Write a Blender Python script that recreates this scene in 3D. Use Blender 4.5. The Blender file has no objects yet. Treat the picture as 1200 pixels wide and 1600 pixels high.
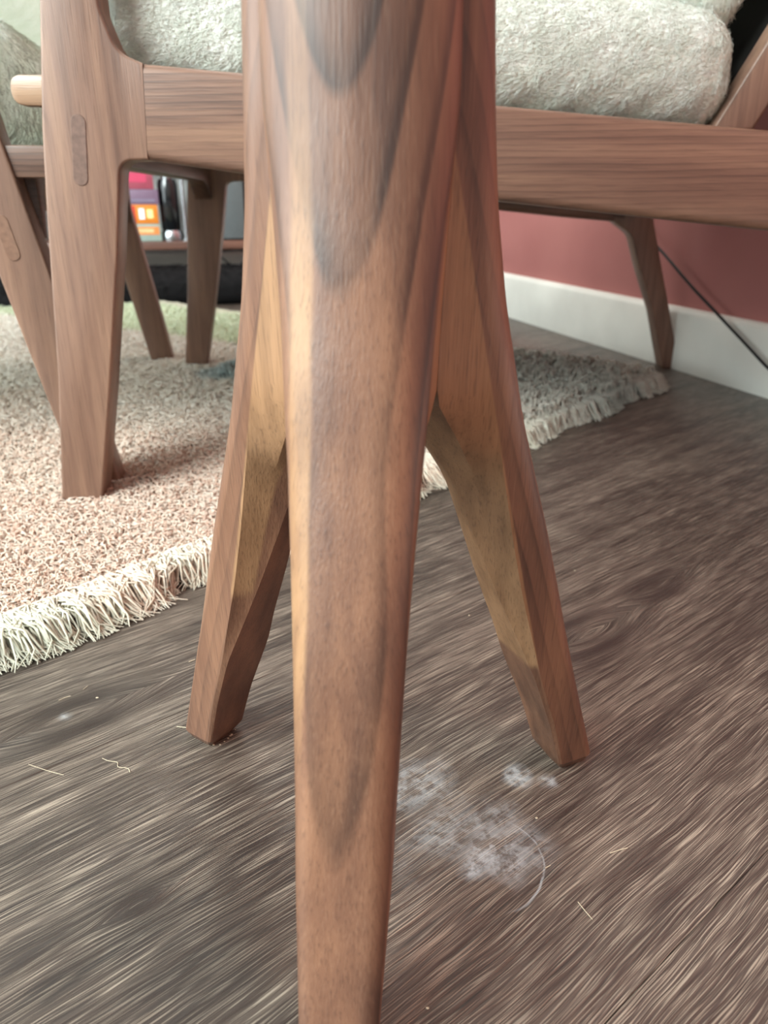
import bpy, bmesh, math, random
import numpy as np
from mathutils import Vector, Matrix, noise
random.seed(7); rng = np.random.default_rng(7)
S = bpy.context.scene
COL = S.collection
R = math.radians

# ---------------------------------------------------------------- camera
cd = bpy.data.cameras.new('camera'); cam = bpy.data.objects.new('camera', cd); COL.objects.link(cam)
cam.location = (0, 0, .25); cam.rotation_euler = (R(90 - 22.7), 0, 0)
cd.sensor_fit = 'VERTICAL'; cd.sensor_height = 36; cd.sensor_width = 27; cd.lens = 1155 / 1600 * 36
cd.clip_start = .01
cd.dof.use_dof = True; cd.dof.focus_distance = .33; cd.dof.aperture_fstop = 13
S.camera = cam
# ---------------------------------------------------------------- light
W = bpy.data.worlds.new('world'); S.world = W; W.use_nodes = True
W.node_tree.nodes['Background'].inputs[0].default_value = (.92, .97, 1, 1)
W.node_tree.nodes['Background'].inputs[1].default_value = .36
def area(name, loc, target, sx, sy, power, color):
    l = bpy.data.lights.new(name, 'AREA'); l.shape = 'RECTANGLE'; l.size = sx; l.size_y = sy
    l.energy = power; l.color = color
    o = bpy.data.objects.new(name, l); COL.objects.link(o); o.location = loc
    o.rotation_euler = (Vector(target) - Vector(loc)).to_track_quat('-Z', 'Y').to_euler()
    return o
area('window_daylight', (-2.1, .15, 1.05), (0, .6, .3), 1.8, 1.8, 34, (.86, .98, 1))
area('rear_key_fill', (-1.45, -1.0, 1.7), (-.05, .6, .2), 1.3, 1.2, 88, (.90, 1, .985))  # unseen key light added behind and left of the camera
area('ceiling_fill', (.05, 1.55, 2.3), (.05, 1.55, 0), 1.0, .9, 13, (1, .95, .88))  # unseen overhead fill, placed to gloss the floor and reach the right wall
area('warm_fill', (.62, .02, .62), (.0, .25, .2), .16, .16, .8, (1, .45, .25))  # added warm fill to redden the table's right side, no known lamp there
S.view_settings.view_transform = 'Standard'; S.view_settings.look = 'None'
S.view_settings.gamma = 1; S.view_settings.use_curve_mapping = False
S.view_settings.exposure = 1.05

# ---------------------------------------------------------------- helpers
def lin(c):
    return tuple(((v / 255) / 12.92 if v / 255 <= .04045 else ((v / 255 + .055) / 1.055) ** 2.4) for v in c) + (1,)
def link(name, me, mat=None, parent=None):
    o = bpy.data.objects.new(name, me); COL.objects.link(o)
    if mat and not me.materials: me.materials.append(mat)
    if parent: o.parent = parent
    return o
def tag(o, label=None, cat=None, group=None, kind=None):
    if label: o['label'] = label
    if cat: o['category'] = cat
    if group: o['group'] = group
    if kind: o['kind'] = kind
    return o
def empty(name, loc=(0, 0, 0), rz=0):
    o = bpy.data.objects.new(name, None); COL.objects.link(o); o.location = loc; o.rotation_euler = (0, 0, rz)
    o.empty_display_size = .05
    return o
def smooth(me, ang=35):
    me.shade_smooth() if hasattr(me, 'shade_smooth') else None
    bm = bmesh.new(); bm.from_mesh(me)
    for f in bm.faces: f.smooth = True
    for e in bm.edges:
        if len(e.link_faces) == 2 and e.calc_face_angle(0) > R(ang): e.smooth = False
    bm.to_mesh(me); bm.free()
def mesh_from_bm(bm, name, ang=35):
    bmesh.ops.recalc_face_normals(bm, faces=bm.faces)
    me = bpy.data.meshes.new(name); bm.to_mesh(me); bm.free(); smooth(me, ang); return me
def box_bm(lo, hi, bev=.003, seg=2):
    bm = bmesh.new(); bmesh.ops.create_cube(bm, size=1)
    for v in bm.verts: v.co = Vector([lo[i] + (v.co[i] + .5) * (hi[i] - lo[i]) for i in range(3)])
    if bev: bmesh.ops.bevel(bm, geom=list(bm.edges), offset=bev, segments=seg, affect='EDGES', profile=.5)
    return bm
def box(name, lo, hi, mat, parent=None, bev=.003, seg=2):
    return link(name, mesh_from_bm(box_bm(lo, hi, bev, seg), name), mat, parent)
def fillet(pts, n=7):
    """pts: (x, z) or (x, z, radius) -> outline with rounded corners"""
    out = []; N = len(pts)
    for i, p in enumerate(pts):
        r = p[2] if len(p) > 2 else 0
        P = Vector(p[:2])
        if r <= 0: out.append(P); continue
        A = Vector(pts[i - 1][:2]); B = Vector(pts[(i + 1) % N][:2])
        a = (A - P).normalized(); b = (B - P).normalized()
        half = a.angle(b) / 2
        d = min(r / math.tan(half), .49 * (A - P).length, .49 * (B - P).length)
        s, e = P + a * d, P + b * d
        for k in range(n + 1):
            t = k / n; out.append(s.lerp(P, t).lerp(P.lerp(e, t), t))
    return out
def slab(name, pts, d0, d1, mat, parent=None, bev=.004, seg=3, axis='y', n=7, nobev=None):
    """outline in (x,z) extruded along y from d0 to d1 with rounded long edges"""
    o2 = fillet(pts, n); bm = bmesh.new()
    if axis == 'y': f = lambda p, d: (p.x, d, p.y)
    else: f = lambda p, d: (d, p.x, p.y)
    v0 = [bm.verts.new(f(p, d0)) for p in o2]; v1 = [bm.verts.new(f(p, d1)) for p in o2]
    fa = bm.faces.new(v0); fb = bm.faces.new(v1[::-1]); N = len(o2)
    for i in range(N): bm.faces.new((v0[i], v1[i], v1[(i + 1) % N], v0[(i + 1) % N]))
    bmesh.ops.recalc_face_normals(bm, faces=bm.faces)
    if bev:
        eds = [e for e in bm.edges if (e.verts[0] in v0 and e.verts[1] in v0) or (e.verts[0] in v1 and e.verts[1] in v1)]
        if nobev: eds = [e for e in eds if not all(nobev[0] < v.co.x < nobev[1] for v in e.verts)]
        bmesh.ops.bevel(bm, geom=eds, offset=bev, segments=seg, affect='EDGES', profile=.5, clamp_overlap=True)
    return link(name, mesh_from_bm(bm, name, 40), mat, parent)
def tubes(name, P, rad, mat, parent=None, sides=3):
    """P [N,K,3] centre lines, rad [N,K] radii: N separate little tubes in ONE mesh"""
    N, K, _ = P.shape
    T = np.gradient(P, axis=1); T /= np.linalg.norm(T, axis=2, keepdims=True) + 1e-12
    up = np.zeros_like(T); up[..., 2] = 1; up[np.abs(T[..., 2]) > .93] = (1, 0, 0)
    A = np.cross(T, up); A /= np.linalg.norm(A, axis=2, keepdims=True) + 1e-12; B = np.cross(T, A)
    ph = np.arange(sides) / sides * 2 * np.pi
    V = P[:, :, None] + rad[:, :, None, None] * (A[:, :, None] * np.cos(ph)[:, None] + B[:, :, None] * np.sin(ph)[:, None])
    V = V.reshape(-1, 3)
    idx = np.arange(N * K * sides).reshape(N, K, sides); nx = np.roll(idx, -1, axis=2)
    Q = np.stack([idx[:, :-1], nx[:, :-1], nx[:, 1:], idx[:, 1:]], axis=-1).reshape(-1, 4)
    me = bpy.data.meshes.new(name)
    me.vertices.add(len(V)); me.vertices.foreach_set('co', V.astype(np.float32).ravel())
    me.loops.add(Q.size); me.loops.foreach_set('vertex_index', Q.astype(np.int32).ravel())
    me.polygons.add(len(Q)); me.polygons.foreach_set('loop_start', (np.arange(len(Q)) * 4).astype(np.int32))
    me.polygons.foreach_set('use_smooth', np.ones(len(Q), bool))
    me.update(); me.validate()
    return link(name, me, mat, parent)

# ---------------------------------------------------------------- node helpers
def soft(m, w):
    """thin fibres let light through: add a translucent lobe with the same colour"""
    src = m.b.inputs['Base Color'].links[0].from_socket
    t = m.n('ShaderNodeBsdfTranslucent'); m.l(src, t.inputs[0])
    x = m.n('ShaderNodeMixShader'); x.inputs[0].default_value = w
    m.l(m.b.outputs[0], x.inputs[1]); m.l(t.outputs[0], x.inputs[2])
    m.l(x.outputs[0], m.t.nodes['Material Output'].inputs['Surface']); return m.m
class NT:
    def __init__(s, name, rough=.5, spec=.5):
        s.m = bpy.data.materials.new(name); s.m.use_nodes = True; s.t = s.m.node_tree
        s.b = s.t.nodes['Principled BSDF']; s.b.inputs['Roughness'].default_value = rough
        s.b.inputs['Specular IOR Level'].default_value = spec
    def n(s, typ, **kw):
        x = s.t.nodes.new(typ)
        for k, v in kw.items():
            if k.startswith('i_'): x.inputs[k[2:].replace('_', ' ')].default_value = v
            else: setattr(x, k, v)
        return x
    def l(s, a, b): s.t.links.new(a, b)
    def obj(s): return s.n('ShaderNodeTexCoord').outputs['Object']
    def mapping(s, v, loc=(0, 0, 0), rot=(0, 0, 0), sc=(1, 1, 1)):
        m = s.n('ShaderNodeMapping'); m.inputs[1].default_value = loc; m.inputs[2].default_value = rot; m.inputs[3].default_value = sc
        s.l(v, m.inputs[0]); return m.outputs[0]
    def noise(s, v, scale=5, detail=4, rough=.5, dist=0, sc=None):
        if sc: v = s.mapping(v, sc=sc)
        x = s.n('ShaderNodeTexNoise'); x.inputs['Scale'].default_value = scale; x.inputs['Detail'].default_value = detail
        x.inputs['Roughness'].default_value = rough; x.inputs['Distortion'].default_value = dist
        s.l(v, x.inputs['Vector']); return x.outputs['Fac']
    def math(s, op, a, b=None, clamp=False):
        x = s.n('ShaderNodeMath', operation=op, use_clamp=clamp)
        for i, v in enumerate((a, b)):
            if v is None: continue
            if isinstance(v, (int, float)): x.inputs[i].default_value = v
            else: s.l(v, x.inputs[i])
        return x.outputs[0]
    def ramp(s, v, stops, interp='LINEAR'):
        x = s.n('ShaderNodeValToRGB'); x.color_ramp.interpolation = interp
        e = x.color_ramp.elements
        while len(e) < len(stops): e.new(.5)
        for i, (p, c) in enumerate(stops):
            e[i].position = p; e[i].color = c if len(c) == 4 else lin(c)
        s.l(v, x.inputs[0]); return x.outputs[0]
    def mix(s, f, a, b, mode='MIX'):
        x = s.n('ShaderNodeMix', data_type='RGBA', blend_type=mode)
        for i, v in ((0, f), (6, a), (7, b)):
            if isinstance(v, (int, float)): x.inputs[i].default_value = v
            elif isinstance(v, tuple): x.inputs[i].default_value = v if len(v) == 4 else lin(v)
            else: s.l(v, x.inputs[i])
        return x.outputs[2]
    def ms(s, v, a, b, c=0., d=1.):
        x = s.n('ShaderNodeMapRange', interpolation_type='SMOOTHSTEP')
        for i, q in enumerate((a, b, c, d)): x.inputs[i + 1].default_value = q
        s.l(v, x.inputs[0]); return x.outputs[0]
    def bump(s, h, strength, dist=.001):
        x = s.n('ShaderNodeBump'); x.inputs['Strength'].default_value = strength; x.inputs['Distance'].default_value = dist
        s.l(h, x.inputs['Height']); s.l(x.outputs[0], s.b.inputs['Normal'])
    def color(s, c): s.l(c, s.b.inputs['Base Color'])

def plain(name, c, rough=.5, spec=.5, var=.06, scale=30, metal=0):
    m = NT(name, rough, spec); c = lin(c)
    f = m.noise(m.obj(), scale, 3)
    lo = tuple(x * (1 - var * 2) for x in c[:3]) + (1,); hi = tuple(min(1, x * (1 + var * 2)) for x in c[:3]) + (1,)
    m.color(m.ramp(f, [(.3, lo), (.7, hi)])); m.b.inputs['Metallic'].default_value = metal
    return m.m
def walnut(name, along='z', off=(0, 0, 0), tilt=(0, 0), freq=170, cols=None, rough=.40, sap=None, seed=0., spec=.5, ringw=.75, warpa=.006):
    """growth rings round a slightly tilted pith line, so flat faces show cathedral arcs and edges straight grain"""
    m = NT(name, rough, spec); v = m.obj(); raw = v
    rot = {'z': (0, 0, 0), 'x': (0, R(90), 0), 'y': (R(90), 0, 0)}[along]
    v = m.mapping(v, loc=(0, 0, seed), rot=rot)
    v0 = v
    v = m.mapping(v, loc=off, rot=(tilt[0], tilt[1], 0))
    w = m.n('ShaderNodeTexNoise'); w.inputs['Scale'].default_value = 1; w.inputs['Detail'].default_value = 2
    m.l(m.mapping(v0, sc=(26, 26, 5)), w.inputs['Vector'])
    wv = m.n('ShaderNodeVectorMath', operation='MULTIPLY_ADD'); wv.inputs[1].default_value = (warpa, warpa, 0)
    m.l(w.outputs['Color'], wv.inputs[0]); m.l(v, wv.inputs[2])
    sx = m.n('ShaderNodeSeparateXYZ'); m.l(wv.outputs[0], sx.inputs[0])
    r = m.math('SQRT', m.math('ADD', m.math('POWER', sx.outputs[0], 2), m.math('POWER', sx.outputs[1], 2)))
    ph = m.math('FRACT', m.math('MULTIPLY', r, freq))
    ring = m.ramp(ph, [(0, (0, 0, 0, 1)), (.62, (.35, .35, .35, 1)), (.9, (1, 1, 1, 1)), (1, (.05, .05, .05, 1))])
    big = m.noise(m.mapping(v0, sc=(38, 38, 3.2)), 1, 3, .55)
    band = m.noise(m.mapping(v0, loc=(3.3, 1.7, .4), sc=(120, 120, 5)), 1, 3, .6)
    fine = m.noise(m.mapping(v0, sc=(1300, 1300, 34)), 1, 2, .6)
    c = cols or [(104, 72, 56), (143, 104, 82), (176, 136, 106)]
    base = m.ramp(m.math('ADD', m.math('MULTIPLY', big, .6), m.math('MULTIPLY', band, .4)), [(.33, c[0]), (.5, c[1]), (.68, c[2])])
    dk = m.math('MULTIPLY', ring, m.math('MULTIPLY', m.ms(big, .3, .62, 1, .35), ringw))
    col = m.mix(dk, base, tuple(x * .42 for x in lin(c[0])[:3]) + (1,))
    if sap:   # (function of object coords) pale sapwood
        col = sap(m, raw, col)
    col = m.mix(m.ms(fine, .54, .70, 0, .34), col, tuple(x * .4 for x in lin(c[0])[:3]) + (1,))
    col = m.mix(m.ms(fine, .46, .30, 0, .035), col, lin((205, 170, 138)))
    m.color(col)
    m.bump(fine, .25, .0006)
    m.l(m.ms(big, .3, .7, rough + .05, rough - .04), m.b.inputs['Roughness'])
    m.b.inputs['Coat Weight'].default_value = .06; m.b.inputs['Coat Roughness'].default_value = .3
    return m.m

M = {}
CW = [(92, 68, 57), (118, 90, 75), (140, 110, 90)]
M['wood_z'] = walnut('walnut_upright', 'z', (.09, .03, 0), (R(.6), R(.5)), 110, cols=CW, ringw=.28)
M['wood_x'] = walnut('walnut_rail', 'x', (.05, .11, .1), (R(3), R(2)), 240, ringw=.75, cols=CW)
M['wood_y'] = walnut('walnut_cross', 'y', (.03, .06, 0), (R(4), R(3)), 190, cols=[(64, 46, 38), (86, 64, 52), (106, 82, 66)])
M['wood_plug'] = plain('walnut_end_grain', (98, 76, 66), .45, .4, .12, 220)
M['wood_plug2'] = plain('pale_walnut_end_grain', (112, 84, 68), .45, .4, .1, 220)
M['wood_lit'] = walnut('lit_slat_wood', 'x', (.05, .11, .1), (R(4), R(3)), 160, cols=[(122, 92, 70), (140, 110, 86), (154, 124, 98)], ringw=.3)  # walnut made paler: the slat end's brighter lighting is put into its colour

# ---------------------------------------------------------------- floor
PA = R(39)                                    # planks run along this heading
def floor_material():
    m = NT('embossed_dark_oak_plank', .42, .6); v = m.obj()
    oi = m.n('ShaderNodeObjectInfo').outputs['Random']
    def vec(op, a, b):
        x = m.n('ShaderNodeVectorMath', operation=op)
        for i, q in enumerate((a, b)):
            if isinstance(q, tuple): x.inputs[i].default_value = q
            else: m.l(q, x.inputs[i])
        return x.outputs[0]
    # knots: the grain swirls around them
    warp = v
    for (kx, ky, rad, amp) in KNOTS:
        d = m.n('ShaderNodeVectorMath', operation='DISTANCE'); m.l(m.mapping(v, sc=(.45, 1, 1)), d.inputs[0]); d.inputs[1].default_value = (kx * .45, ky, 0)
        f = m.ms(d.outputs['Value'], 0, rad, amp, 0)
        sx = m.n('ShaderNodeSeparateXYZ'); m.l(v, sx.inputs[0])
        s = m.math('SIGN', m.math('SUBTRACT', sx.outputs[1], ky))
        cb = m.n('ShaderNodeCombineXYZ'); m.l(m.math('MULTIPLY', f, m.math('MULTIPLY', s, -1)), cb.inputs[1])
        warp = vec('ADD', warp, cb.outputs[0])
    w = m.n('ShaderNodeTexNoise'); w.inputs['Scale'].default_value = 1; w.inputs['Detail'].default_value = 3
    m.l(m.mapping(v, sc=(9, 34, 1)), w.inputs['Vector'])
    warp = vec('ADD', warp, vec('MULTIPLY', vec('SUBTRACT', w.outputs['Color'], (.5, .5, .5)), (.01, .008, 0)))
    w2 = m.n('ShaderNodeTexNoise'); w2.inputs['Scale'].default_value = 1; w2.inputs['Detail'].default_value = 2
    m.l(m.mapping(v, sc=(40, 90, 1)), w2.inputs['Vector'])
    warp = vec('ADD', warp, vec('MULTIPLY', vec('SUBTRACT', w2.outputs['Color'], (.5, .5, .5)), (.0, .0006, 0)))
    tick = m.noise(m.mapping(warp, sc=(34, 2500, 1)), 1, 1.3, .5)
    tick2 = m.noise(m.mapping(warp, loc=(5, 9, 0), sc=(11, 900, 1)), 1, 2.2, .55)
    mid = m.noise(m.mapping(warp, loc=(1, 4, 0), sc=(5.5, 60, 1)), 1, 4, .6)
    low = m.noise(m.mapping(v, loc=(2, 1, 0), sc=(4, 12, 1)), 1, 3, .55)
    base = m.ramp(m.math('ADD', m.math('MULTIPLY', mid, .55), m.math('MULTIPLY', low, .45)),
                  [(.36, (36, 30, 27)), (.48, (64, 55, 49)), (.60, (94, 83, 74))])
    col = m.mix(m.math('MULTIPLY', m.ms(tick, .51, .61), m.ms(mid, .36, .6, .32, .72)), base, lin((152, 139, 124)))
    col = m.mix(m.ms(tick2, .50, .40, 0, .75), col, lin((42, 33, 29)))
    col = m.mix(m.ms(tick, .44, .34, 0, .85), col, lin((34, 27, 24)))
    for (kx, ky, rad, amp) in KNOTS:
        d = m.n('ShaderNodeVectorMath', operation='DISTANCE'); m.l(m.mapping(warp, sc=(.3, 1, 1)), d.inputs[0]); d.inputs[1].default_value = (kx * .3, ky, 0)
        col = m.mix(m.ms(d.outputs['Value'], .002, rad * .55, .85, 0), col, lin((38, 30, 27)))
    # dried cleaner marks near the table feet
    geo = m.n('ShaderNodeNewGeometry').outputs['Position']
    sn = m.noise(geo, 130, 5, .7); sn2 = m.noise(geo, 26, 3, .6)
    tot = None
    for (x, y, r0, a) in STAINS:
        d = m.n('ShaderNodeVectorMath', operation='DISTANCE'); m.l(geo, d.inputs[0]); d.inputs[1].default_value = (x, y, 0)
        dd = m.math('ADD', d.outputs['Value'], m.math('ADD', m.math('MULTIPLY', m.math('SUBTRACT', sn2, .5), r0 * 2.2), m.math('MULTIPLY', m.math('SUBTRACT', sn, .5), r0 * 1.6)))
        f = m.math('MULTIPLY', m.math('MULTIPLY', m.ms(dd, r0, r0 * .35), a), m.ms(sn, .40, .62, .12, 1.))
        tot = f if tot is None else m.math('MAXIMUM', tot, f)
    # the edge of the dried puddle, only along its right side
    d = m.n('ShaderNodeVectorMath', operation='DISTANCE'); m.l(geo, d.inputs[0]); d.inputs[1].default_value = (.040, .225, 0)
    sg = m.n('ShaderNodeSeparateXYZ'); m.l(geo, sg.inputs[0])
    dd = m.math('ADD', d.outputs['Value'], m.math('MULTIPLY', m.math('SUBTRACT', sn2, .5), .006))
    rim = m.math('MULTIPLY', m.math('MULTIPLY', m.ms(dd, .0258, .0252), m.ms(dd, .0244, .0249)), m.ms(sg.outputs[0], .045, .062, 0, .5))
    tot = m.math('MAXIMUM', tot, m.math('MULTIPLY', rim, m.ms(sn, .3, .55)))
    col = m.mix(m.math('MINIMUM', tot, 1.), col, lin((176, 180, 182)))
    m.color(col)
    h = m.math('ADD', m.math('MULTIPLY', tick, .7), m.math('MULTIPLY', tick2, .5))
    m.bump(h, .7, .0012)
    rg = m.math('ADD', m.ms(tick, .4, .62, .42, .30), m.math('MULTIPLY', tot, .15))
    m.l(rg, m.b.inputs['Roughness'])
    return m.m
def toplank(x, y):
    return (x * math.cos(PA) + y * math.sin(PA), -x * math.sin(PA) + y * math.cos(PA))
KNOTS = [toplank(.130, .400) + (.034, .024), toplank(-.165, .318) + (.03, .018), toplank(-.095, .205) + (.010, .004), toplank(.19, .46) + (.03, .01)]
STAINS = [(.044, .226, .020, .6), (.036, .220, .011, .7), (.050, .234, .026, .30), (.030, .238, .030, .25), (.063, .273, .008, .6), (.077, .270, .006, .6),
          (.012, .268, .028, .3), (-.168, .318, .007, .6)]
M['floor'] = floor_material()
floor = empty('floor'); floor.rotation_euler = (0, 0, PA); tag(floor, kind='structure')
VW, VL = .24, 1.5
v_off = .0785                                  # a joint line crosses the lower right of the view
box('floor_base', (-3.4, -2.4, -.05), (4.2, 3.6, -.0042), plain('underlay', (30, 25, 22), .8), floor, bev=0)
plank_cache = {}
for j in range(-12, 18):
    y0 = v_off + j * VW
    st = -.45 + (((j * .37) % 1) * VL if j not in (0, 1, -1) else j * .05)
    for i in range(-3, 4):
        x0 = st + i * VL
        # keep the planks inside the room
        cx, cy = x0 + VL / 2, y0 + VW / 2
        X = cx * math.cos(PA) - cy * math.sin(PA); Y = cx * math.sin(PA) + cy * math.cos(PA)
        if X < -2.6 or X > 2.0 or Y < -1.7 or Y > 3.2: continue
        bm = box_bm((x0 + .0001, y0 + .0001, -.004), (x0 + VL - .0001, y0 + VW - .0001, 0), .0004, 1)
        link('floor_plank', mesh_from_bm(bm, 'floor_plank'), M['floor'], floor)

# ---------------------------------------------------------------- walls
wr = R(106.7)
uw = Vector((math.cos(wr), math.sin(wr), 0)); nw = Vector((math.sin(wr), -math.cos(wr), 0))   # nw points out of the room
W0 = Vector((.248, 1.914, 0)) + nw * .024
M['pink'] = None
pk = NT('matt_pink_paint', .62, .35); f = pk.noise(pk.obj(), 7, 3); pk.color(pk.ramp(f, [(.3, (166, 104, 100)), (.7, (174, 112, 107))])); pk.bump(pk.noise(pk.obj(), 260, 3), .12, .001)
M['white_paint'] = plain('white_gloss_paint', (222, 222, 214), .35, .5, .03, 12)
M['grey_wall'] = plain('pale_grey_paint', (196, 198, 196), .7, .3, .02, 8)
def wall(name, A, B, th, z1, mat, z0=0):
    d = (B - A); L = d.length; o = box(name, (0, 0, z0), (L, th, z1), mat, None, bev=0)
    o.location = A; o.rotation_euler = (0, 0, math.atan2(d.y, d.x)); tag(o, kind='structure'); return o
corner = W0 + uw * .9
rear_end = W0 - uw * 3.2
wall('wall_right', corner, rear_end, .1, 2.4, pk.m)                       # inner face faces the room
ub = Vector((-uw.y, uw.x, 0))                                             # along the back wall, to the left
back_end = corner + ub * 2.75
wall('wall_back', back_end, corner, .1, 2.4, M['grey_wall'])
def baseboard(name, A, d, L, inward):
    # profiled board 9.4 cm high with a rounded top
    pts = [(0, 0), (.015, 0), (.015, .086), (.011, .0935), (.005, .096), (0, .096)]
    bm = bmesh.new(); r0 = []; r1 = []
    for x, z in pts:
        r0.append(bm.verts.new(A + inward * x + Vector((0, 0, z)))); r1.append(bm.verts.new(A + d * L + inward * x + Vector((0, 0, z))))
    bm.faces.new(r0); bm.faces.new(r1[::-1]); n = len(pts)
    for i in range(n): bm.faces.new((r0[i], r1[i], r1[(i + 1) % n], r0[(i + 1) % n]))
    o = link(name, mesh_from_bm(bm, name, 50), M['white_paint']); tag(o, kind='structure'); return o
baseboard('baseboard_right', corner - uw * .0, -uw, 4.0, -nw)
baseboard('baseboard_back', corner, ub, 2.7, -uw)
ceil = box('ceiling', (-2.6, -1.5, 2.4), (1.5, 3.4, 2.45), M['grey_wall'], None, bev=0); tag(ceil, kind='structure')
# left wall with a wide window
wl = empty('wall_left', (-2.35, 0, 0)); tag(wl, kind='structure')
box('wall_panel', (-.1, -1.4, 0), (0, 2.2, .1), M['grey_wall'], wl, bev=0)
box('wall_panel', (-.1, 1.25, .1), (0, 2.2, 2.05), M['grey_wall'], wl, bev=0)
box('wall_panel', (-.1, -1.4, 2.05), (0, 2.2, 2.4), M['grey_wall'], wl, bev=0)
box('wall_panel', (-.1, -1.4, .1), (0, -.75, 2.05), M['grey_wall'], wl, bev=0)
wn = empty('window_1', (-2.4, .25, .1)); tag(wn, kind='structure')
box('window_frame', (-.03, -1.0, 0), (.03, 1.0, .05), M['white_paint'], wn)
box('window_frame', (-.03, -1.0, 1.9), (.03, 1.0, 1.95), M['white_paint'], wn)
for y in (-1.0, -.025, .95): box('window_frame', (-.03, y, .05), (.03, y + .05, 1.9), M['white_paint'], wn)

# ---------------------------------------------------------------- side table with the tripod base
TC = (-.0045, .247); TROT = 264.2 + 0.6
Z  = [0, .03, .0615, .0785, .105, .13, .155, .18, .19, .22, .25, .275, .33, .49]
tab = {
 'i0': [.092, .083, .070, .063, .051, .041, .031, .014, .004, 0, 0, 0, 0, 0],
 'i1r': [.0925, .083, .0702, .0632, .0515, .0415, .0315, .0145, .0045, .0006, .0006, .0006, .0006, .0006],
 'i1t': [.0098, .0115, .0133, .0106, .0078, .0052, .0032, .0020, .0010, .0006, .0006, .0006, .0006, .0006],
 'mr': [.0928, .0837, .0712, .0650, .0548, .0465, .0380, .0225, .0131, .0136, .0145, .0153, .0150, .0150],
 'mt': [.0106, .0120, .0139, .0120, .0108, .0102, .0105, .0165, .0224, .0234, .0250, .0263, .0258, .0258],
 'cr': [.0938, .0849, .0725, .0672, .0585, .0515, .0450, .0385, .0360, .0290, .0225, .0168, .0156, .0156],
 'ct': [.0112, .0126, .0144, .0148, .0157, .0167, .0181, .0197, .0204, .0221, .0245, .0268, .0262, .0262],
 'ro': [.113, .103, .0925, .0875, .0800, .0725, .0640, .0555, .0528, .0450, .0395, .0365, .0335, .0335],
 'bx': [.005, .006, .008, .009, .010, .011, .012, .013, .013, .014, .0155, .017, .0175, .0175],
 'by': [.005, .006, .007, .008, .010, .0115, .013, .0145, .015, .018, .022, .025, .0255, .0255],
}
def leg_mesh():
    zs = np.concatenate([np.linspace(0, .012, 3), np.linspace(.02, .34, 54), np.linspace(.36, .49, 6)])
    def val(k, z):
        v = tab[k]
        w = [(-.006, 1), (-.003, 2), (0, 3), (.003, 2), (.006, 1)]
        s = sum(np.interp(z + dz, Z, v) * q for dz, q in w) / 9
        return s if z > .012 else np.interp(z, Z, v)
    bm = bmesh.new(); rings = []
    for z in zs:
        g = {k: float(val(k, z)) for k in tab}
        ch = max(0, (.004 - z)) * .8                         # eased foot
        A = 9; half = [(g['i0'], 0), (g['i1r'], g['i1t']), (g['mr'], g['mt']), (g['cr'], g['ct'])]
        bx = min(g['bx'], g['ro'] - g['cr'] - .0004); by = min(g['by'], g['ct'] * .97)
        w2 = g['ct'] + (.0002)
        for k in range(A + 1):
            t = k / A * math.pi / 2
            half.append((g['ro'] - bx + bx * math.sin(t), w2 - by + by * math.cos(t)))
        flat = half[-1][1]
        if flat > .0008: half.append((g['ro'] + min(.0004, flat * .06), 0))
        else: half[-1] = (g['ro'], 0)
        if len(half) == A + 5: pass
        while len(half) < A + 6: half.insert(-1, tuple((half[-2][i] + half[-1][i]) / 2 for i in range(2)))
        mr = (g['i0'] + g['ro']) / 2
        pts = []
        for (r, t) in half:
            s = max(0, 1 - ch / max(.004, abs(t))) if ch else 1
            pts.append((mr + (r - mr) * (1 - ch / .015 if ch else 1), t * s))
        ring = [(r, t) for r, t in pts] + [(r, -t) for r, t in pts[-2:0:-1]]
        rings.append([bm.verts.new((r, t, z)) for r, t in ring])
    n = len(rings[0])
    for a, b in zip(rings, rings[1:]):
        for i in range(n): bm.faces.new((a[i], a[(i + 1) % n], b[(i + 1) % n], b[i]))
    bm.faces.new(rings[0]); bm.faces.new(rings[-1][::-1])
    return mesh_from_bm(bm, 'leg', 20)
def sap_inner(m, v, col, streak=False, dim_inner=False):
    """pale sapwood running along the inner edges of the blank and one outer edge"""
    sx = m.n('ShaderNodeSeparateXYZ'); m.l(v, sx.inputs[0])
    r, t, z = sx.outputs
    nz = m.math('MULTIPLY', m.math('SUBTRACT', m.noise(m.mapping(v, sc=(40, 40, 6)), 1, 3), .5), .010)
    # centre line of the sapwood bands as a function of height
    line = m.math('ADD', m.math('MULTIPLY', z, -.285), .090)
    inner = m.ms(m.math('SUBTRACT', m.math('ADD', r, m.math('MULTIPLY', nz, .15)), line), .0006, -.0004)
    zz = m.ms(z, *((.096, .104) if dim_inner else (.066, .071)))
    tan = m.ramp(m.noise(m.mapping(v, sc=(150, 150, 6)), 1, 3), [(.35, (120, 88, 60)), (.65, (146, 110, 78))])
    if dim_inner: inner = m.math('MULTIPLY', inner, m.math('MAXIMUM', m.ms(m.math('ABSOLUTE', t), .0085, .0100), 0))  # left leg: inner face stays walnut brown, its shade put into the colour
    col = m.mix(m.math('MULTIPLY', m.math('MULTIPLY', inner, zz), .85), col, tan)
    if not streak: return col
    # narrow pale streak on the outer face, to one side
    tt = m.math('ADD', t, m.math('MULTIPLY', nz, .6))
    st = m.math('MULTIPLY', m.ms(tt, -.0185, -.0165), m.ms(tt, -.0105, -.0125))
    tan2 = m.ramp(m.noise(m.mapping(v, sc=(150, 150, 6)), 1, 3), [(.35, (124, 91, 64)), (.65, (148, 112, 79))])
    return m.mix(m.math('MULTIPLY', m.math('MULTIPLY', st, m.math('MULTIPLY', m.ms(z, .33, .22), m.ms(z, .09, .13))), .85), col, tan2)
tbl = empty('side_table', (TC[0], TC[1], 0))
tag(tbl, 'walnut side table on three splayed carved legs, standing on the bare floor nearest the camera', 'side table')
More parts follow.
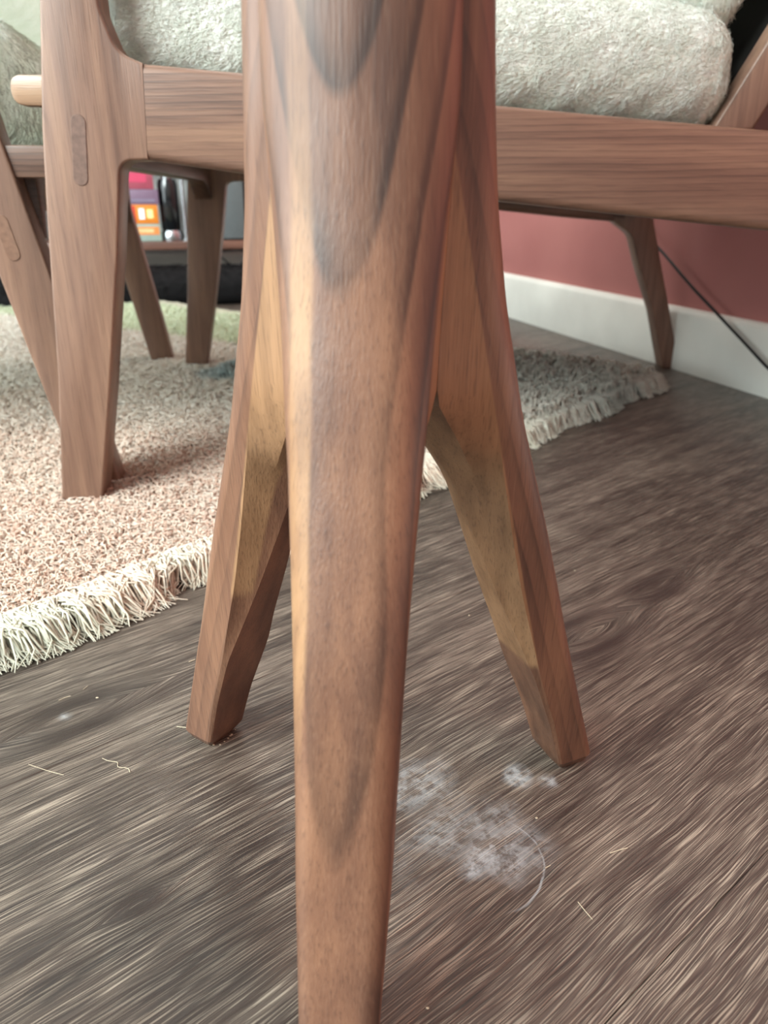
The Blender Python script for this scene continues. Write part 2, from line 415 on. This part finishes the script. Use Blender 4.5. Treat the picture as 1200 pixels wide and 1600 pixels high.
lm = leg_mesh(); legs = []
for k, (off, tilt, fr) in enumerate([((-.150, .001, 0), (0, R(20)), 105), ((-.20, .03, 0), (R(1), R(20)), 150), ((-.21, -.03, .2), (R(-1), R(20)), 150)]):
    me = lm if k == 0 else lm.copy()
    mt = walnut('walnut_carved_leg_%d' % k, 'z', off, tilt, fr, cols=[(74, 47, 35), (103, 70, 52), (126, 89, 66)],
                rough=.44, sap=(lambda a, b, c: sap_inner(a, b, c, True)) if k == 0 else (lambda a, b, c, q=(k == 2): sap_inner(a, b, c, False, q)), seed=k * 1.7, ringw=(1.25, .7, .7)[k])
    me.materials.clear(); me.materials.append(mt)
    o = link('leg', me, None, tbl); o.rotation_euler = (0, 0, R(TROT + 120 * k)); legs.append(o)
top_bm = bmesh.new()
prof = [(0, .49), (.185, .49), (.20, .497), (.203, .503), (.198, .508), (0, .508)]
rings = []
for r, z in prof[1:-1]: rings.append([top_bm.verts.new((r * math.cos(i / 64 * 2 * math.pi), r * math.sin(i / 64 * 2 * math.pi), z)) for i in range(64)])
for a, b in zip(rings, rings[1:]):
    for i in range(64): top_bm.faces.new((a[i], a[(i + 1) % 64], b[(i + 1) % 64], b[i]))
top_bm.faces.new(rings[0]); top_bm.faces.new(rings[-1])
link('tabletop', mesh_from_bm(top_bm, 'tabletop', 40), M['wood_x'], tbl)

# ---------------------------------------------------------------- lounge chairs (local x along the side frame, y across, z up)
def side_frame(root, y0, y1, full=True):
    # front leg and arm post in one piece, waisted into the rail
    slab('front_leg', [(-.0190, .0095, .003), (-.004, .12), (.0082, .244), (.0146, .300), (.030, .40), (.040, .50), (.085, .50), (.0655, .40),
                       (.0655, .372, .02), (.074, .347, .03), (.0905, .3405), (.0868, .279), (.0665, .2785, .016), (.0560, .213), (.034, .10), (.0148, .0095, .003)],
         y0, y1, M['wood_z'], root, .005, 3, nobev=(.0855, .0915))
    slab('side_rail', [(.0909, .3405), (.1735, .3345), (.3266, .3175), (.5535, .3010), (.665, .292), (.665, .222), (.5681, .2296), (.3295, .2531), (.1692, .2685), (.0870, .279)],
         y0, y1, M['wood_x'], root, .006, 3, nobev=(.0855, .0915))
    slab('rear_leg', [(.635, .3), (.655, .50), (.700, .50), (.700, .29), (.705, .2237), (.7228, .17), (.7504, .09), (.780, 0, .003), (.752, 0, .003), (.7230, .09), (.691, .16), (.674, .205, .03), (.645, .2235), (.640, .235)],
         y0, y1, M['wood_z'], root, .005, 3)
    slab('armrest', [(.02, .50), (.02, .518, .004), (.40, .515), (.74, .505, .004), (.74, .487), (.40, .497)], y0 - .012, y1 + .016, M['wood_x'], root, .005, 3)
def cushion_bm(lo, hi, r, res=26, bulge=.006, slope=0., taper=None):
    """superellipsoid-like box cushion"""
    bm = bmesh.new(); bmesh.ops.create_cube(bm, size=2)
    bmesh.ops.subdivide_edges(bm, edges=bm.edges, cuts=res, use_grid_fill=True)
    c = [(lo[i] + hi[i]) / 2 for i in range(3)]; h = [(hi[i] - lo[i]) / 2 for i in range(3)]
    for v in bm.verts:
        p = [v.co[i] * h[i] for i in range(3)]
        q = [max(-(h[i] - r), min(h[i] - r, p[i])) for i in range(3)]
        d = Vector([p[i] - q[i] for i in range(3)])
        if d.length > 0:
            d = d.normalized() * r
        P = Vector([q[i] + d[i] for i in range(3)])
        s = (1 - (P.x / h[0]) ** 4) * (1 - (P.y / h[1]) ** 4)
        P.z += (1 if P.z > 0 else -1) * bulge * s * abs(P.z) / h[2]
        P.y += (1 if P.y > 0 else -1) * bulge * (1 - (P.x / h[0]) ** 4) * (1 - (P.z / h[2]) ** 2) * abs(P.y) / h[1]
        P.z += .0025 * noise.noise(Vector((P.x * 14, P.y * 14, P.z * 14)))
        P.z += slope * P.x
        v.co = P + Vector(c)
    return bm
pl = NT('cream_teddy_plush', .85, .15); v = pl.obj(); cn = pl.noise(v, 60, 4, .6)
pl.color(pl.ramp(cn, [(.3, (240, 244, 234)), (.7, (252, 254, 248))])); pl.b.inputs['Sheen Weight'].default_value = .3
pl.bump(pl.noise(pl.mapping(v, sc=(1, 1, 2.4)), 190, 4, .6), .8, .004)
M['plush'] = soft(pl, .35)
def fur(obj_mesh, n, ln, rad, mat, parent, keep=None, comb=(1, 0, -.15)):
    """short plush fibres standing on a cushion"""
    me = obj_mesh; me.calc_loop_triangles(); nt = len(me.loop_triangles)
    tri = np.empty(nt * 3, np.int32); me.loop_triangles.foreach_get('vertices', tri); tri = tri.reshape(-1, 3)
    co = np.empty(len(me.vertices) * 3, np.float32); me.vertices.foreach_get('co', co); co = co.reshape(-1, 3)
    a, b, c = co[tri[:, 0]], co[tri[:, 1]], co[tri[:, 2]]
    nr = np.cross(b - a, c - a); ar = np.linalg.norm(nr, axis=1); nr /= ar[:, None] + 1e-12
    if keep is not None: ar = ar * keep((a + b + c) / 3, nr)
    k = rng.choice(nt, n, p=ar / ar.sum()); u, w = rng.random(n), rng.random(n); f = u + w > 1; u[f], w[f] = 1 - u[f], 1 - w[f]
    p = a[k] + (b[k] - a[k]) * u[:, None] + (c[k] - a[k]) * w[:, None]; N = nr[k]
    L = ln * (.6 + .8 * rng.random(n))[:, None]
    cb = np.array(comb) + rng.normal(0, .45, (n, 3)); cb -= N * (cb * N).sum(1, keepdims=True); cb /= np.linalg.norm(cb, axis=1, keepdims=True)
    cl = np.stack([np.sin(p[:, 0] * 170 + p[:, 2] * 90), 0 * p[:, 0], np.cos(p[:, 0] * 130 - p[:, 2] * 210)], 1) * .22
    cb = cb + cl
    P = np.stack([p - N * .0006, p + N * L * .16 + cb * L * .4, p + N * L * .20 + cb * L * 1.1], 1)
    r = np.stack([np.full(n, rad), np.full(n, rad * .8), np.full(n, rad * .15)], 1)
    o = tubes('plush_pile', P, r, mat, parent, 3); tag(o, kind='stuff'); return o

CR = R(3.5)
ch1 = empty('lounge_chair', (-.26, .5975, 0), CR)
tag(ch1, 'walnut lounge chair with cream plush cushions, its whole side rail crossing behind the side table', 'chair')
DW = .59
side_frame(ch1, -.004, .026); side_frame(ch1, DW - .026, DW + .004)
# through tenon ends let into the posts
for (x, z, a) in ((.039, .285, -6),):
    pts = []
    hw, hh = .0052, .0235
    for k in range(9): t = math.pi * k / 8; pts.append((hw * math.cos(t), hh - hw + hw * math.sin(t)))
    for k in range(9): t = math.pi + math.pi * k / 8; pts.append((hw * math.cos(t), -hh + hw + hw * math.sin(t)))
    ca, sa = math.cos(R(a)), math.sin(R(a))
    pts = [(x + ca * q[0] + sa * q[1] * -1, z + sa * q[0] + ca * q[1]) for q in pts]
    slab('tenon_end', pts, -.0046, .004, M['wood_plug'], ch1, .0003, 1, n=1)
# front apron, arched underneath, across the chair
def arch_pts(y0, y1, zt, zm, ze, L=.06, n=10):
    pts = [(y0, zt), (y0, ze), (y0 + .008, ze)]
    for k in range(n + 1): t = k / n; pts.append((y0 + .008 + L * t, ze + (zm - ze) * math.sin(t * math.pi / 2)))
    for k in range(n + 1): t = k / n; pts.append((y1 - .008 - L * (1 - t), ze + (zm - ze) * math.cos(t * math.pi / 2)))
    return pts + [(y1 - .008, ze), (y1, ze), (y1, zt)]
slab('front_apron', arch_pts(.026, DW - .026, .318, .278, .255), .022, .046, M['wood_y'], ch1, .002, 2, axis='x')
slab('rear_apron', arch_pts(.026, DW - .026, .275, .240, .234), .655, .678, M['wood_y'], ch1, .002, 2, axis='x')
# seat slats and the rounded slat end that shows ahead of the post
slab('front_slat', [(-.016, .3175, .0095), (-.016, .3375, .0095), (.062, .3375, .004), (.062, .3165, .004)], .032, .045, M['wood_lit'], ch1, .0012, 2)
for k in range(5):
    x = .10 + k * .098; z = .300 - (x - .10) * .085
    box('seat_slat', (x, .026, z - .012), (x + .05, DW - .026, z), M['wood_y'], ch1, .002)
# cushions
SL = -.085
sc_bm = cushion_bm((.048, .034, .318), (.545, DW - .034, .412), .036, 26, .006, 0)
for v in sc_bm.verts: v.co.z += (v.co.x - .10) * (-.075 if v.co.z > .36 else -.062) + .012 
sme = mesh_from_bm(sc_bm, 'seat_cushion', 80)
seat = link('seat_cushion', sme, M['plush'], ch1)
fur(sme, 95000, .0058, .00023, M['plush'], seat, lambda c, n: (c[:, 1] < .16) * ((n[:, 1] < .2)), comb=(-.8, 0, -.3))
bc_bm = cushion_bm((-.26, -.25, -.055), (.26, .25, .055), .045, 20, .006)
for v in bc_bm.verts: v.co = v.co
bme = mesh_from_bm(bc_bm, 'back_cushion', 80)
mb = Matrix.Translation((.606, DW / 2, .612)) @ Matrix.Rotation(R(-62), 4, 'Y')
bme.transform(mb)
back = link('back_cushion', bme, M['plush'], ch1)
fur(bme, 16000, .009, .00034, M['plush'], back, lambda c, n: (c[:, 2] < .5) * (c[:, 1] < .25), comb=(.3, 0, -.9))
# raking uprights of the back
def upright(y0, y1):
    slab('back_upright', [(.528, .303), (.563, .303), (.735, .62), (.745, .66, .01), (.722, .66, .01)], y0, y1, M['wood_z'], ch1, .004, 3)
upright(.040, .064); upright(DW - .064, DW - .040)
for z in (.44, .54, .63):
    x = .553 + (z - .303) * .545
    box('back_slat', (x, .064, z - .016), (x + .014, DW - .064, z + .016), M['wood_y'], ch1, .002)

slab('back_panel', [(.545, .318), (.553, .318), (.70, .60), (.692, .60)], .066, DW - .066, plain('black_backing_cloth', (26, 24, 23), .9, .2, .1, 80), ch1, 0)

# second chair, only its rear legs and the back of its seat in view
ch2 = empty('lounge_chair', (-.2484, .636, 0), R(10))
tag(ch2, 'walnut lounge chair at the left edge, only its slanting rear legs and cushion end showing', 'chair')
for d, nm in ((0, 0), (.575, 1)):
    y0, y1 = d, d + .028
    slab('rear_leg', [(-.0275, .0095, .003), (.0075, .0095, .003), (-.0005, .0584), (-.0254, .20), (-.0442, .2957), (-.060, .38), (-.095, .38), (-.0835, .30), (-.0634, .1935), (-.0422, .0838)], y0, y1, M['wood_z'], ch2, .005, 3)
    slab('side_rail', [(-.085, .302), (-.085, .235), (-.60, .265), (-.60, .335)], y0 + .001, y1 - .001, M['wood_x'], ch2, .005, 3)
    slab('front_leg', [(-.585, 0, .003), (-.56, 0, .003), (-.60, .265), (-.60, .335), (-.635, .50), (-.665, .50), (-.64, .30)], y0, y1, M['wood_z'], ch2, .005, 3)
slab('seat_rail', [(-.10, .268), (-.10, .291), (-.004, .291, .003), (-.004, .268, .003)], .003, .024, M['wood_x'], ch2, .002, 2)
pts = []
hw, hh = .0052, .0175
for k in range(9): t = math.pi * k / 8; pts.append((hw * math.cos(t), hh - hw + hw * math.sin(t)))
for k in range(9): t = math.pi + math.pi * k / 8; pts.append((hw * math.cos(t), -hh + hw + hw * math.sin(t)))
ca, sa = math.cos(R(11)), math.sin(R(11))
pts = [(-.0522 + ca * q[0] - sa * q[1], .224 + sa * q[0] + ca * q[1]) for q in pts]
slab('tenon_end', pts, -.0006, .004, M['wood_plug2'], ch2, .0003, 1, n=1)
slab('rear_apron', arch_pts(.028, .575, .290, .268, .222, L=.03), -.068, -.030, M['wood_y'], ch2, .002, 2, axis='x')
c2 = mesh_from_bm(cushion_bm((-.56, .015, .292), (-.035, .575, .395), .04, 20, .005), 'seat_cushion', 80)
s2 = link('seat_cushion', c2, M['plush'], ch2)
fur(c2, 9000, .006, .0003, M['plush'], s2, lambda c, n: (c[:, 0] > -.2) * (c[:, 1] < .2), comb=(0, 0, -1))
c3b = mesh_from_bm(cushion_bm((-.05, -.26, -.20), (.05, .26, .20), .045, 16, .005), 'back_cushion', 80)
c3b.transform(Matrix.Translation((-.030, .295, .59)) @ Matrix.Rotation(R(14), 4, 'Y'))
link('back_cushion', c3b, M['plush'], ch2)

# ---------------------------------------------------------------- rug
K = np.array([.4025, 1.081]); eA = np.array([-.664, -.748]); eB = np.array([-.748, .664])
LA, LB = 1.45, 1.75
rug = empty('rug', (K[0], K[1], 0), math.atan2(eA[1], eA[0]))        # local x = eA, local y = -eB
tag(rug, 'thick wool rug in pale peach, cream and green with a shaggy fringe, under both chairs', 'rug')
def rug_material(name, fringe=False):
    m = NT(name, .9, .1); v = m.obj()
    sx = m.n('ShaderNodeSeparateXYZ'); m.l(v, sx.inputs[0]); a = sx.outputs[0]; b = m.math('MULTIPLY', sx.outputs[1], -1)
    wn = m.math('MULTIPLY', m.math('SUBTRACT', m.noise(v, 6, 3), .5), .22)
    cream = (232, 224, 206)
    speck = m.noise(v, 300, 2, .5)
    peach = m.ramp(speck, [(.38, (236, 206, 186)), (.6, (246, 234, 220))])
    creamr = m.ramp(speck, [(.38, (238, 230, 216)), (.6, (250, 247, 238))])
    pf = m.math('MULTIPLY', m.ms(m.math('ADD', m.math('SUBTRACT', a, m.math('MULTIPLY', b, .5)), wn), .30, .62), 1.)
    col = m.mix(pf, creamr, peach)
    grn = m.ms(m.math('ADD', m.math('SUBTRACT', a, m.math('MULTIPLY', b, .17)), m.math('MULTIPLY', wn, .25)), .15, .10)
    grn = m.math('MULTIPLY', grn, m.ms(b, .35, .6))
    col = m.mix(grn, col, m.ramp(speck, [(.38, (214, 226, 192)), (.6, (234, 240, 214))]))
    chair_shade = m.math('MULTIPLY', m.ms(a, .42, .2), m.ms(b, .45, .2))  # greyer wool at this end, with the chair's shade mixed into the colour
    col = m.mix(m.math('MULTIPLY', chair_shade, .85), col, m.ramp(speck, [(.38, (192, 191, 180)), (.6, (220, 219, 209))]))
    d = m.n('ShaderNodeVectorMath', operation='DISTANCE'); m.l(v, d.inputs[0]); d.inputs[1].default_value = (BL[0], -BL[1], .01)
    col = m.mix(m.ms(d.outputs['Value'], .06, .03, 0, .7), col, lin((190, 212, 214)))
    if fringe:
        fn = m.noise(v, 9, 3)
        col = m.mix(m.ms(fn, .40, .6, .35, 1.), col, m.mix(chair_shade, lin((228, 225, 208)), lin((188, 188, 178))))
    m.color(col); m.b.inputs['Sheen Weight'].default_value = .2
    if not fringe: m.bump(m.noise(v, 160, 4, .6), .9, .006)
    return soft(m, .45)
def fpix_ab(x, y): r = np.array([x, y]) - K; return r @ eA, r @ eB
BL = fpix_ab(-.235, 1.10)
M['rug'] = rug_material('peach_cream_wool'); M['fringe'] = rug_material('cream_wool_fringe', True)
bm = box_bm((.012, -LB, .0), (LA, -.012, .009), 0)
bmesh.ops.subdivide_edges(bm, edges=bm.edges, cuts=40, use_grid_fill=True)
for v in bm.verts:
    if v.co.z > .005: v.co.z += .0022 * noise.noise(Vector((v.co.x * 22, v.co.y * 22, 0)))
link('rug_body', mesh_from_bm(bm, 'rug_body', 80), M['rug'], rug)
def world_xy(a, b): return K[0] + a * eA[0] + b * eB[0], K[1] + a * eA[1] + b * eB[1]
def pile():
    n = 600000
    a = rng.random(n) * (LA - .02) + .01; b = rng.random(n) * (LB - .02) + .01
    X, Y = world_xy(a, b); zc = Y * .9225 + .0965
    inview = (np.abs(X) < zc * .56 + .05) & (Y > .3)
    keep = rng.random(n) < np.where(inview, np.clip((.55 / np.maximum(zc, .3)) ** 2, .07, 1.0), .28)
    a, b, zc = a[keep], b[keep], zc[keep]
    n = len(a); g = np.clip(np.maximum(zc / .55, 1.45 * (~inview[keep])), 1, 2.6)
    L = (.008 + .007 * rng.random(n)) * (g ** .55)
    th = rng.random(n) * 2 * np.pi + 1.5 * np.sin(a * 24) + np.cos(b * 31)
    th2 = th + rng.normal(0, 1.0, n)
    base = np.stack([a, -b, np.full(n, .0085)], 1)
    d1 = np.stack([np.cos(th), np.sin(th), np.zeros(n)], 1); d2 = np.stack([np.cos(th2), np.sin(th2), np.zeros(n)], 1)
    up = np.array([0, 0, 1.])
    h = (.003 + .004 * rng.random(n))[:, None] * (g[:, None] ** .3) * (1 + 1.6 * ((a < .42) & (b < .5)))[:, None]
    P0 = base; P1 = base + d1 * (L * .35)[:, None] + up * h; P2 = P1 + d2 * (L * .4)[:, None] + up * h * .1; P3 = P2 + d2 * (L * .25)[:, None] - up * h * .55
    P = np.stack([P0, P1, P2, P3], 1)
    r = np.outer(g * .00062, [1, 1, .9, .45]) 
    o = tubes('wool_pile', P, r, M['rug'], rug, 3); tag(o, kind='stuff'); return n
print('pile', pile())
def fringe():
    PP = []; 
    # along the near edge (b = 0) hanging out towards -b, and along the far edge (a = 0) towards -a
    n1, n2 = 9000, 5200
    for (n, edge) in ((n1, 0), (n2, 1)):
        t = rng.random(n); s = t * (LA if edge == 0 else LB)
        clump = np.sin(s * 210) * .5 + np.sin(s * 83 + 1) * .6
        ci = (s / .0075).astype(int); cr = rng.random(4000); cr2 = rng.normal(0, 1, 4000)
        out = (.006 + .010 * rng.random(n) + .009 * cr[ci]) * (1 + .2 * np.sin(s * 37))
        inn = .026 * rng.random(n)
        side = (rng.normal(0, .35, n) + .6 * cr2[ci] + .25 * clump) * .011
        z0 = .010 + .005 * rng.random(n)
        c = []; w1 = rng.normal(0, .0026, n); w2_ = rng.normal(0, .0026, n)
        for q, zz in ((0, 0), (.25, .006), (.55, .0045), (.8, -.003), (1, -.0085)):
            o_ = -inn + (out + inn) * q
            c.append(np.stack([o_, s + side * q * q * 1.3 + w1 * math.sin(q * 7) + w2_ * math.cos(q * 9), np.maximum(.0012, z0 + zz - (.0035 * (q > .7)))], 1))
        c = np.stack(c, 1)
        if edge == 0: P = np.stack([c[..., 1], c[..., 0], c[..., 2]], -1)       # a = s, y = +out
        else: P = np.stack([-c[..., 0], -c[..., 1], c[..., 2]], -1)
        PP.append(P)
    P = np.concatenate(PP); n = len(P)
    r = np.outer(.00060 + .0003 * rng.random(n), [1, 1, 1, .85, .4])
    o = tubes('fringe', P, r, M['fringe'], rug, 3); tag(o, kind='stuff')
fringe()

# ---------------------------------------------------------------- things at the back: low shelf and what stands on it
BO = Vector((-.5, 2.3, 0)); BA = R(16.7)
def at_back(name, x, y, z, rz=0): return empty(name, BO + Matrix.Rotation(BA, 3, 'Z') @ Vector((x, y, z)), BA + rz)
M['shelf_wood'] = walnut('red_brown_shelf_board', 'x', (.05, .11, .1), (R(4), R(3)), 120, cols=[(84, 56, 46), (106, 74, 62), (122, 88, 74)])
M['black_metal'] = plain('black_wire', (28, 28, 28), .4, .5, .05, 40)
M['oak'] = plain('honey_wood', (176, 124, 62), .45, .4, .1, 40)
sh = at_back('shelf_unit', 0, 0, 0)
tag(sh, 'low walnut shelf board on black crossed wire legs against the pale back wall', 'shelf')
box('shelf_board', (-.60, 0, .124), (.25, .28, .147), M['shelf_wood'], sh, .002)
box('side_panel', (.138, .002, .1475), (.160, .27, .44), M['oak'], sh, .002)
box('top_board', (-.60, 0, .44), (.25, .28, .462), M['shelf_wood'], sh, .002)
box('end_panel', (-.60, .002, .1475), (-.578, .27, .44), M['shelf_wood'], sh, .002)
def wire(name, pts, r, mat, parent, sides=8):
    P = np.array([pts], float); return tubes(name, P, np.full((1, len(pts)), r), mat, parent, sides)
for cx in (-.30, .065):
    pts = []
    for k in range(25):
        t = k / 24 * 2 * math.pi; pts.append((cx + .066 * (abs(math.cos(t)) ** .7) * math.copysign(1, math.cos(t)), .05, .062 + .058 * (abs(math.sin(t)) ** .7) * math.copysign(1, math.sin(t))))
    wire('wire_loop', pts, .0026, M['black_metal'], sh)
    wire('cross_wire', [(cx - .06, .052, .008), (cx, .052, .062), (cx + .06, .052, .116)], .0026, M['black_metal'], sh)
    wire('cross_wire', [(cx - .06, .046, .116), (cx, .046, .062), (cx + .06, .046, .008)], .0026, M['black_metal'], sh)
for x in (-.58, .23):
    for y in (.03, .25): box('leg', (x - .008, y - .008, 0), (x + .008, y + .008, .124), M['black_metal'], sh, .002)

def carton(name, x0, x1, z0, z1, base, label, patches, dy=.02):
    o = at_back(name, (x0 + x1) / 2, dy, z0); w = (x1 - x0) / 2
    tag(o, label, 'carton', 'colourful cartons stacked on the low shelf')
    box('carton_body', (-w, 0, 0), (w, .13, z1 - z0), plain(name + '_card', base, .5, .4, .05), o, .0015)
    for (a0, a1, b0, b1, c) in patches:
        box('printed_panel', (-w + a0 * 2 * w, -.0008, b0 * (z1 - z0)), (-w + a1 * 2 * w, .0002, b1 * (z1 - z0)), plain('print', c, .5, .4, .04), o, 0)
    return o
carton('carton', -.245, -.142, .1475, .194, (140, 158, 150), 'pale teal carton with an orange stripe, lowest in the stack on the shelf', [(.1, .95, .38, .85, (206, 128, 68)), (.2, .8, .5, .72, (246, 206, 150))])
carton('carton', -.240, -.146, .1942, .245, (206, 124, 44), 'orange carton with a red end, middle of the stack on the shelf', [(.0, .35, .05, .95, (180, 60, 42)), (.45, .6, .25, .8, (240, 240, 250)), (.68, .85, .3, .75, (250, 226, 150))])
carton('carton', -.247, -.140, .2452, .285, (112, 92, 112), 'mauve carton, second from the top of the stack on the shelf', [(.1, .9, .2, .35, (120, 112, 132))])
carton('carton', -.238, -.150, .2852, .345, (150, 70, 86), 'pink carton on top of the stack on the shelf', [(.2, .8, .3, .7, (180, 60, 90))])
# small dark speaker-like canister with a shiny cone
cn_ = at_back('canister', -.112, .05, .1475)
tag(cn_, 'small black canister with a silver highlight between the cartons and the chair leg', 'canister')
def lathe(name, prof, mat, parent, seg=28):
    bm = bmesh.new(); rg = [[bm.verts.new((r * math.cos(i / seg * 2 * math.pi), r * math.sin(i / seg * 2 * math.pi), z)) for i in range(seg)] for r, z in prof]
    for a, b in zip(rg, rg[1:]):
        for i in range(seg): bm.faces.new((a[i], a[(i + 1) % seg], b[(i + 1) % seg], b[i]))
    bm.faces.new(rg[0]); bm.faces.new(rg[-1]); return link(name, mesh_from_bm(bm, name, 40), mat, parent)
M['black_gloss'] = plain('black_gloss_plastic', (18, 20, 22), .12, .6, .05, 30)
M['chrome'] = plain('brushed_steel', (180, 184, 188), .25, .5, .05, 60, 1.)
lathe('base', [(.030, 0), (.031, .004), (.031, .02), (.027, .028)], M['chrome'], cn_)
lathe('body', [(.024, .028), (.027, .034), (.028, .15), (.024, .165)], M['black_gloss'], cn_)
lathe('cap', [(.015, .165), (.015, .18), (.006, .186)], M['chrome'], cn_)
tw = at_back('glass_rod', -.073, .03, .1475)
tag(tw, 'thin pale metal post standing on the shelf beside the black canister', 'post')
lathe('post_shaft', [(.004, .003), (.004, .20)], M['chrome'], tw, 12); lathe('post_foot', [(.014, 0), (.014, .003), (.004, .006)], M['chrome'], tw, 20)
sp = at_back('speaker', .065, .02, .1475)
tag(sp, 'dark box speaker with a grey cloth front on the shelf beside the honey wood panel', 'speaker')
M['cabinet_black'] = plain('black_laminate', (22, 24, 27), .4, .5, .05, 20)
cl = NT('grey_speaker_cloth', .9, .2); f = cl.noise(cl.obj(), 900, 2); cl.color(cl.ramp(f, [(.35, (70, 75, 76)), (.65, (104, 109, 110))])); cl.bump(f, .3, .001)
box('cabinet', (-.055, .006, 0), (.066, .20, .25), M['cabinet_black'], sp, .002)
box('grille', (-.052, -.002, .004), (.034, .0065, .246), cl.m, sp, .003)
# low black plush cushion lying on the floor beyond the rug
bk = at_back('floor_cushion', -.12, -.20, 0)
tag(bk, 'long low black plush cushion on the floor between the rug edge and the shelf', 'cushion')
bp = plain('black_plush', (20, 19, 20), .9, .15, .1, 120)
cbm = cushion_bm((-.45, -.10, .0), (.36, .14, .085), .035, 16, .004)
cme = mesh_from_bm(cbm, 'cushion_body', 80); cb_ = link('cushion_body', cme, bp, bk)
fur(cme, 6000, .012, .0006, bp, cb_, lambda c, n: (n[:, 2] > -.2) * 1., comb=(.3, -.6, .1))

# ---------------------------------------------------------------- power cable drooping in front of the pink wall
cable_mat = plain('black_rubber', (20, 18, 18), .5, .4, .05, 40)
def onwall(s, z, d=.02): p = W0 + uw * s - nw * d; return (p.x, p.y, z)
key = [(-.44, .50), (-.50, .36), (-.57, .262), (-.631, .2085), (-.699, .172), (-.77, .133), (-.836, .1005), (-.90, .069), (-.955, .042), (-1.02, .018), (-1.10, .0045), (-1.25, .0035)]
pts = []
for i in range(len(key) - 1):
    for k in range(6):
        t = k / 6; p0 = key[max(0, i - 1)]; p1 = key[i]; p2 = key[i + 1]; p3 = key[min(len(key) - 1, i + 2)]
        q = [.5 * (2 * p1[j] + (p2[j] - p0[j]) * t + (2 * p0[j] - 5 * p1[j] + 4 * p2[j] - p3[j]) * t * t + (3 * p1[j] - p0[j] - 3 * p2[j] + p3[j]) * t ** 3) for j in (0, 1)]
        pts.append(onwall(q[0], max(.0035, q[1]), .024))
cb = wire('power_cable', pts, .0022, cable_mat, None); cb.name = 'power_cable'
tag(cb, 'thin black cable hanging slantwise in front of the pink wall', 'cable')

# ---------------------------------------------------------------- lint and wood crumbs on the floor
M['lint'] = plain('pale_fibre', (176, 162, 140), .8, .2, .05, 100)
def fl(px, py):
    p = R(22.7); d = Vector(((px - 600) / 1155, math.cos(p) + (800 - py) / 1155 * math.sin(p), -math.sin(p) + (800 - py) / 1155 * math.cos(p)))
    t = .25 / -d.z; return (d.x * t, d.y * t)
def strand(ps, r, label):
    r *= .75; w = [Vector(p + (0,)) for p in ps]; P = []
    for i in range(len(w) - 1):
        for k in range(4):
            t = k / 4; a, b, c, d = w[max(0, i - 1)], w[i], w[i + 1], w[min(len(w) - 1, i + 2)]
            v = .5 * (2 * b + (c - a) * t + (2 * a - 5 * b + 4 * c - d) * t * t + (3 * b - a - 3 * c + d) * t ** 3); P.append((v.x, v.y, r + .0001))
    o = wire('loose_fibre', P, r, M['lint'], None, 5); tag(o, label, 'fibre', 'stray fibres on the floor'); return o
strand([(-.1373, .2860), (-.1335, .2842), (-.1290, .2832), (-.1275, .2800), (-.1225, .2790), (-.1205, .2758)], .00022, 'wavy pale thread on the floor left of the table, squiggled at its right end')
strand([fl(45, 1195), fl(75, 1205), fl(105, 1213)], .0002, 'faint pale hair on the floor at the left, just below the wavy thread')
strand([fl(953, 1334), fl(968, 1329), fl(983, 1325)], .00028, 'short straw coloured fibre on the floor right of the dried stain')
strand([fl(903, 1410), fl(915, 1425), fl(928, 1440)], .0002, 'thin grey splinter on the floor below the dried stain, to its right')
strand([fl(852, 1357), fl(862, 1352)], .0003, 'tiny cream fibre at the right rim of the dried stain')
strand([fl(295, 1035), fl(308, 1030)], .00035, 'short bright splinter on the floor left of the left table leg')
strand([fl(276, 1136), fl(296, 1138)], .0003, 'tiny white fibre against the foot of the left table leg')
strand([fl(810, 788), fl(822, 796), fl(826, 806), fl(816, 808)], .0004, 'little curled fibre beside the right table leg')
strand([fl(92, 1095), fl(104, 1090), fl(112, 1088)], .0003, 'pale fluff on the dark knot at the left of the floor')
strand([fl(130, 1078), fl(139, 1071)], .00025, 'short pale fibre by the dark knot, right of the fluff')
def crumb(px, py, s, label, grp=None):
    x, y = fl(px, py); bm = bmesh.new(); bmesh.ops.create_icosphere(bm, subdivisions=1, radius=s)
    for v in bm.verts: v.co = Vector((v.co.x * (1 + random.random() * .8), v.co.y * (.8 + random.random() * .5), v.co.z * .6 + s * .55))
    bm.verts.ensure_lookup_table(); mz = min(v.co.z for v in bm.verts)
    for v in bm.verts: v.co.z -= mz
    o = link('crumb', mesh_from_bm(bm, 'crumb', 20), M['lint']); o.location = (x, y, 0); tag(o, label, 'crumb', grp or 'tiny pale crumbs on the floor')
crumb(898, 892, .0005, 'tiny pale crumb on the floor beyond the right table leg, level with its middle')
crumb(827, 778, .0007, 'tiny pale crumb on the dark floor just below the shaded grey end of the rug')
crumb(733, 962, .0005, 'tiny yellowish crumb on the floor between the front and right table legs')
crumb(838, 1279, .0005, 'tiny yellowish crumb on the floor above the dried stain')
crumb(152, 1091, .0006, 'tiny white crumb on the floor beside the dark knot at the left')
crumb(668, 1576, .0005, 'tiny white crumb on the floor at the bottom of the photo')
crumb(830, 717, .0009, 'tiny pale crumb close under the fringe of the shaded grey rug end')
for k in range(7):
    t = k / 6; crumb(335 + 36 * t + random.uniform(-4, 4), 1163 - 24 * t + random.uniform(0, 6), random.uniform(.0003, .0006), 'white dust crumb caught at the foot of the left table leg', 'white dust crumbs at the foot of the left table leg')
